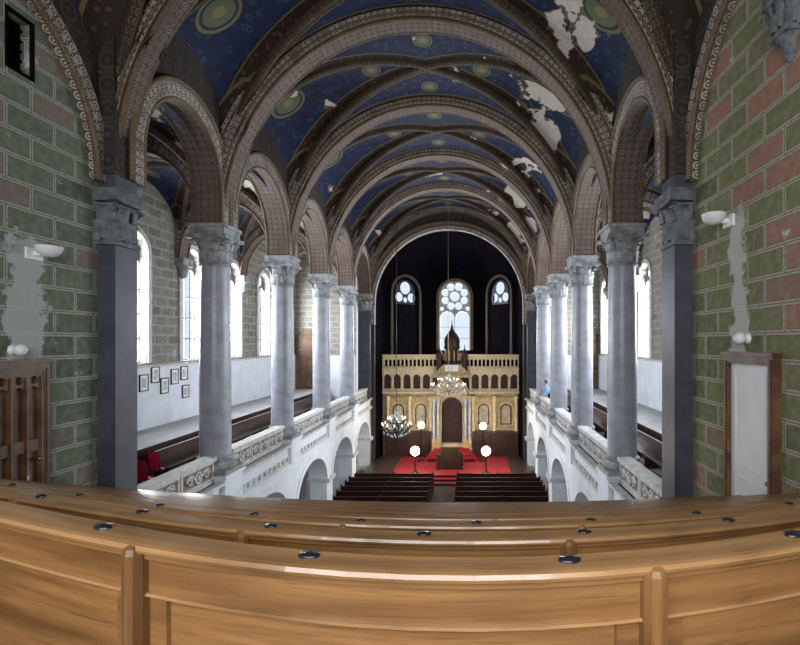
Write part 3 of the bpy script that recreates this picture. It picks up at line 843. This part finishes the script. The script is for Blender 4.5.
for s_ in(-1,1): ar.lathe([(.22,-2.2),(.22,-1.2),(.27,-1.15),(.24,-.9),(.12,-.65),(.04,-.5),(.02,-.2)],(XC+s_*.95,y+.4,0),14,2)
for k in range(10):
    a=k*pi/5; ar.lathe([(.05,-1.4),(.04,-.6)],(XC+.56*math.cos(a),y+.45+.56*math.sin(a),0),8,0)
for k in range(4): ar.box(XC-1.3-k*.15,XC+1.3+k*.15,y-.6-k*.32,y+.2,-8.0-k*.15,-7.85-k*.15,5)
ar.build('torah_ark',[gold,golds,dred,shaftm,plw,redc]); XC=xk
# reading table
rd=MB(); X0=XA; Y0=34.0
rd.box(X0-.9,X0+.9,Y0-.45,Y0+.45,-7.68,-7.6,0); rd.box(X0-.8,X0+.8,Y0-.38,Y0+.38,-8.57,-7.68,0)
for k in range(3): rd.plate([rect(X0-.75+k*.52,X0-.29+k*.52,-8.45,-7.8),rect(X0-.68+k*.52,X0-.36+k*.52,-8.38,-7.87)],.05,PY(Y0-.4),0)
rd.plate([[(Y0-.4,-7.6),(Y0+.4,-7.6),(Y0+.4,-7.25),(Y0-.4,-7.45)]],1.2,PX(X0),0)
for s_ in(-1,1): rd.lathe([(.07,0),(.05,.3),(.08,.6),(.05,.9),(.09,1.05)],(X0+s_*.86,Y0-.42,-8.57),10,0)
rd.build('reading_table',[darkwood])
# candelabra globe lamps
def post(x,y,zt,zb,r=.16):
    d=MB(); d.lathe([(.28,0),(.26,.08),(.1,.14),(.05,.3),(.045,zt-zb-.5),(.09,zt-zb-.42),(.05,zt-zb-.36),(.1,zt-zb-r)],(x,y,zb),14,0)
    d.sphere((x,y,zt),r,1,16)
    d.build('globe_floor_lamp',[metal,glow])
    l=bpy.data.lights.new('globe_lamp_light','POINT'); l.energy=150; l.color=(1,.84,.58); l.shadow_soft_size=.25
    o=bpy.data.objects.new('globe_lamp_light',l); SC.collection.objects.link(o); o.location=(x,y-.35,E+zt)
for x_,z_,y_ in((421,425,36.0),(483,426,36.0),(415,451,32.6),(486,451,32.6)):
    post((x_-470)/500*y_,y_,-(z_-342)/500*y_,-8.59,.30 if y_<33 else .24)
# chandeliers
def chand(x,y,z,R1,zc,m,name):
    d=MB()
    d.tube([(x,y,z+.9),(x,y,zc)],.018,0,6)
    d.lathe([(.02,-.55),(.09,-.45),(.05,-.35),(.16,-.2),(.2,-.05),(.08,.1),(.06,.4),(.14,.5),(.05,.65),(.03,.9)],(x,y,z),14,0)
    for tier,(rr,n,zz) in enumerate(((R1,12,0),(R1*.6,8,.35))):
        for k in range(n):
            a=2*pi*k/n+tier*.2; c,s=math.cos(a),math.sin(a)
            pts=[(x+c*rr*t,y+s*rr*t,z+zz-.1-.28*math.sin(pi*t)+.12*t) for t in(.08,.25,.45,.65,.85,1)]
            d.tube(pts,.018,0,5)
            d.lathe([(.01,0),(.07,.03),(.075,.06),(.02,.06),(.02,.18)],(x+c*rr,y+s*rr,z+zz+.02),8,0)
            d.lathe([(.02,.18),(.035,.23),(.02,.29),(.002,.33)],(x+c*rr,y+s*rr,z+zz+.02),8,2)
            for q in range(3): d.sphere((x+c*rr*(.4+.25*q),y+s*rr*(.4+.25*q),z+zz-.45+.1*q),.035,1,6,1.8)
            d.tube([(x+c*rr,y+s*rr,z+zz+.02),(x+c*rr*.5,y+s*rr*.5,z+zz+.35),(x,y,z+1.0)],.012,1,4)
        d.tube([(x+rr*math.cos(2*pi*k/24),y+rr*math.sin(2*pi*k/24),z+zz+.02) for k in range(24)],.02,0,5,True)
    d.build(name,[m,crystal,bulb])
chand(XC+.05,33.6,-3.1,1.15,9.4,brass,'chandelier')
chand(-4.35,29.6,-5.1,.85,8.1,metal,'chandelier')
# ------------------------------------------------ gallery furniture
def chair(x,y,rz):
    c=MB()
    for sx in(-.2,.2):
        c.tube([(sx,.2,0),(sx,.18,.44),(sx,.22,.88)],.012,1,6); c.tube([(sx,-.2,0),(sx,-.18,.44)],.012,1,6)
    vs=[];fs=[]
    prof=[(-.21,.43),(-.1,.44),(.1,.43),(.17,.47),(.2,.6),(.23,.75),(.25,.9)]
    for q,(yy,zz) in enumerate(prof):
        for k in range(7):
            u=(k-3)/3; w=.23*(1-.12*(q==6)); vs.append((u*w,yy-.04*u*u*(1 if q>3 else 0),zz+.03*u*u*(1 if q<4 else 0)))
    for q in range(6):
        for k in range(6): a=q*7+k; fs.append((a,a+1,a+8,a+7))
    c.add(vs,fs,0,None,True)
    c.add([Vector(v)+Vector((0,.015,-.02)) for v in vs],[tuple(reversed(f)) for f in fs],0,None,True)
    me=c.mesh('red_chair',[redp,metal],0); inst('red_chair',me,(x,y,E-4.0),rz,(.78,.95,1.15))
chair(-8.22,12.75,2.9); chair(-8.55,13.75,3.0)
for k,(yy,zz,h) in enumerate(((17.7,-1.45,.3),(18.35,-1.2,.3),(18.9,-1.65,.3),(19.55,-1.35,.3),(20.2,-1.25,.28),(20.3,-2.0,.26))):
    f=MB(); x=XL-AW+.05
    f.plate([rect(yy-.24,yy+.24,zz-h,zz+h),rect(yy-.2,yy+.2,zz-h+.04,zz+h-.04)],.05,PX(x),0)
    f.plate([rect(yy-.2,yy+.2,zz-h+.04,zz+h-.04)],.02,PX(x),2)
    f.plate([rect(yy-.13,yy+.13,zz-h+.12,zz+h-.12)],.03,PX(x),1)
    f.build('framed_picture',[black,paper,plw])
# ------------------------------------------------ person leaning on the right parapet
def person(x,y,z):
    e=bpy.data.objects.new('person',None); SC.collection.objects.link(e); e.location=(x,y,z)
    def skinned(name,V,Ed,R,m,root=0):
        me=bpy.data.meshes.new(name); me.from_pydata(V,Ed,[]); o=bpy.data.objects.new(name,me); SC.collection.objects.link(o)
        o.modifiers.new('Skin','SKIN'); sv=me.skin_vertices[0].data
        for i,r in enumerate(R): sv[i].radius=(r,r) if not isinstance(r,tuple) else r
        sv[root].use_root=True
        sb=o.modifiers.new('S','SUBSURF'); sb.levels=1; sb.render_levels=1
        me.materials.append(m); o.parent=e; return o
    V=[(0,0,.93),(-.06,0,1.12),(-.15,0,1.30),(-.2,0,1.40),(-.24,0,1.46),
       (-.2,.19,1.35),(-.17,.24,1.08),(-.3,.2,.84),
       (-.2,-.19,1.35),(-.17,-.24,1.08),(-.3,-.2,.84)]
    skinned('shirt',V,[(0,1),(1,2),(2,3),(3,4),(3,5),(5,6),(6,7),(3,8),(8,9),(9,10)],[(.12,.16),(.11,.15),(.12,.17),.09,.055,.065,.05,.036,.065,.05,.036],shirt)
    V=[(0,0,.95),(.02,.09,.88),(.0,.1,.5),(.03,.1,.1),(-.1,.11,.04),(.02,-.09,.88),(.0,-.1,.5),(.03,-.1,.1),(-.1,-.11,.04)]
    skinned('trousers',V,[(0,1),(1,2),(2,3),(3,4),(0,5),(5,6),(6,7),(7,8)],[(.12,.15),.09,.062,.045,.035,.09,.062,.045,.035],jeans)
    h=MB(); h.lathe([(.055,-.16),(.052,-.08),(.062,-.06),(.082,-.02),(.088,.04),(.086,.10),(.062,.15),(.001,.165)],(-.05,0,1.62),20,0)
    h.lathe([(.001,-.02),(.016,-.018),(.012,.0),(.006,.03)],(-.05-.088,0,1.615),8,0)
    for s_ in(-1,1):
        h.sphere((-.122,s_*.03,1.645),.012,2,8); h.sphere((-.045,s_*.088,1.63),.022,0,8,1.4)
    h.box(-.138,-.126,-.025,.025,1.575,1.582,3)
    h.lathe([(.094,-.02),(.097,.05),(.09,.12),(.06,.168),(.001,.18)],(-.035,0,1.63),18,1)
    o=h.build('head',[skin,hairm,plw,redp],0); o.parent=e; o.location=(-.2,0,-.05)
    for s_ in(-1,1):
        b=Vector((-.32,s_*.2,.80)); V=[tuple(b),tuple(b+Vector((-.08,0,-.01)))]
        skinned('palm',V,[(0,1)],[(.022,.03),(.02,.038)],skin)
        for k,l in enumerate((.07,.08,.075,.06)):
            yb=s_*.2+(k-1.5)*.02
            skinned('finger_%d'%k,[(-.39,yb,.785),(-.39-l*.5,yb,.79),(-.39-l,yb,.77)],[(0,1),(1,2)],[.009,.009,.007],skin)
        skinned('thumb',[(-.35,s_*.175,.785),(-.38,s_*.145,.78),(-.41,s_*.135,.775)],[(0,1),(1,2)],[.011,.01,.008],skin)
person(4.72,29.62,E-4.0)

# ------------------------------------------------ world + camera
w=bpy.data.worlds.new('World'); SC.world=w; w.use_nodes=True
w.node_tree.nodes['Background'].inputs[0].default_value=(.75,.85,1,1); w.node_tree.nodes['Background'].inputs[1].default_value=1.0
cd=bpy.data.cameras.new('Camera'); co=bpy.data.objects.new('Camera',cd); SC.collection.objects.link(co)
cd.sensor_width=36; cd.lens=22.5; cd.shift_x=-70/800; cd.shift_y=19.5/800
co.location=(0,0,E); co.rotation_euler=(pi/2,0,0); cd.clip_start=.05; cd.clip_end=200
SC.camera=co
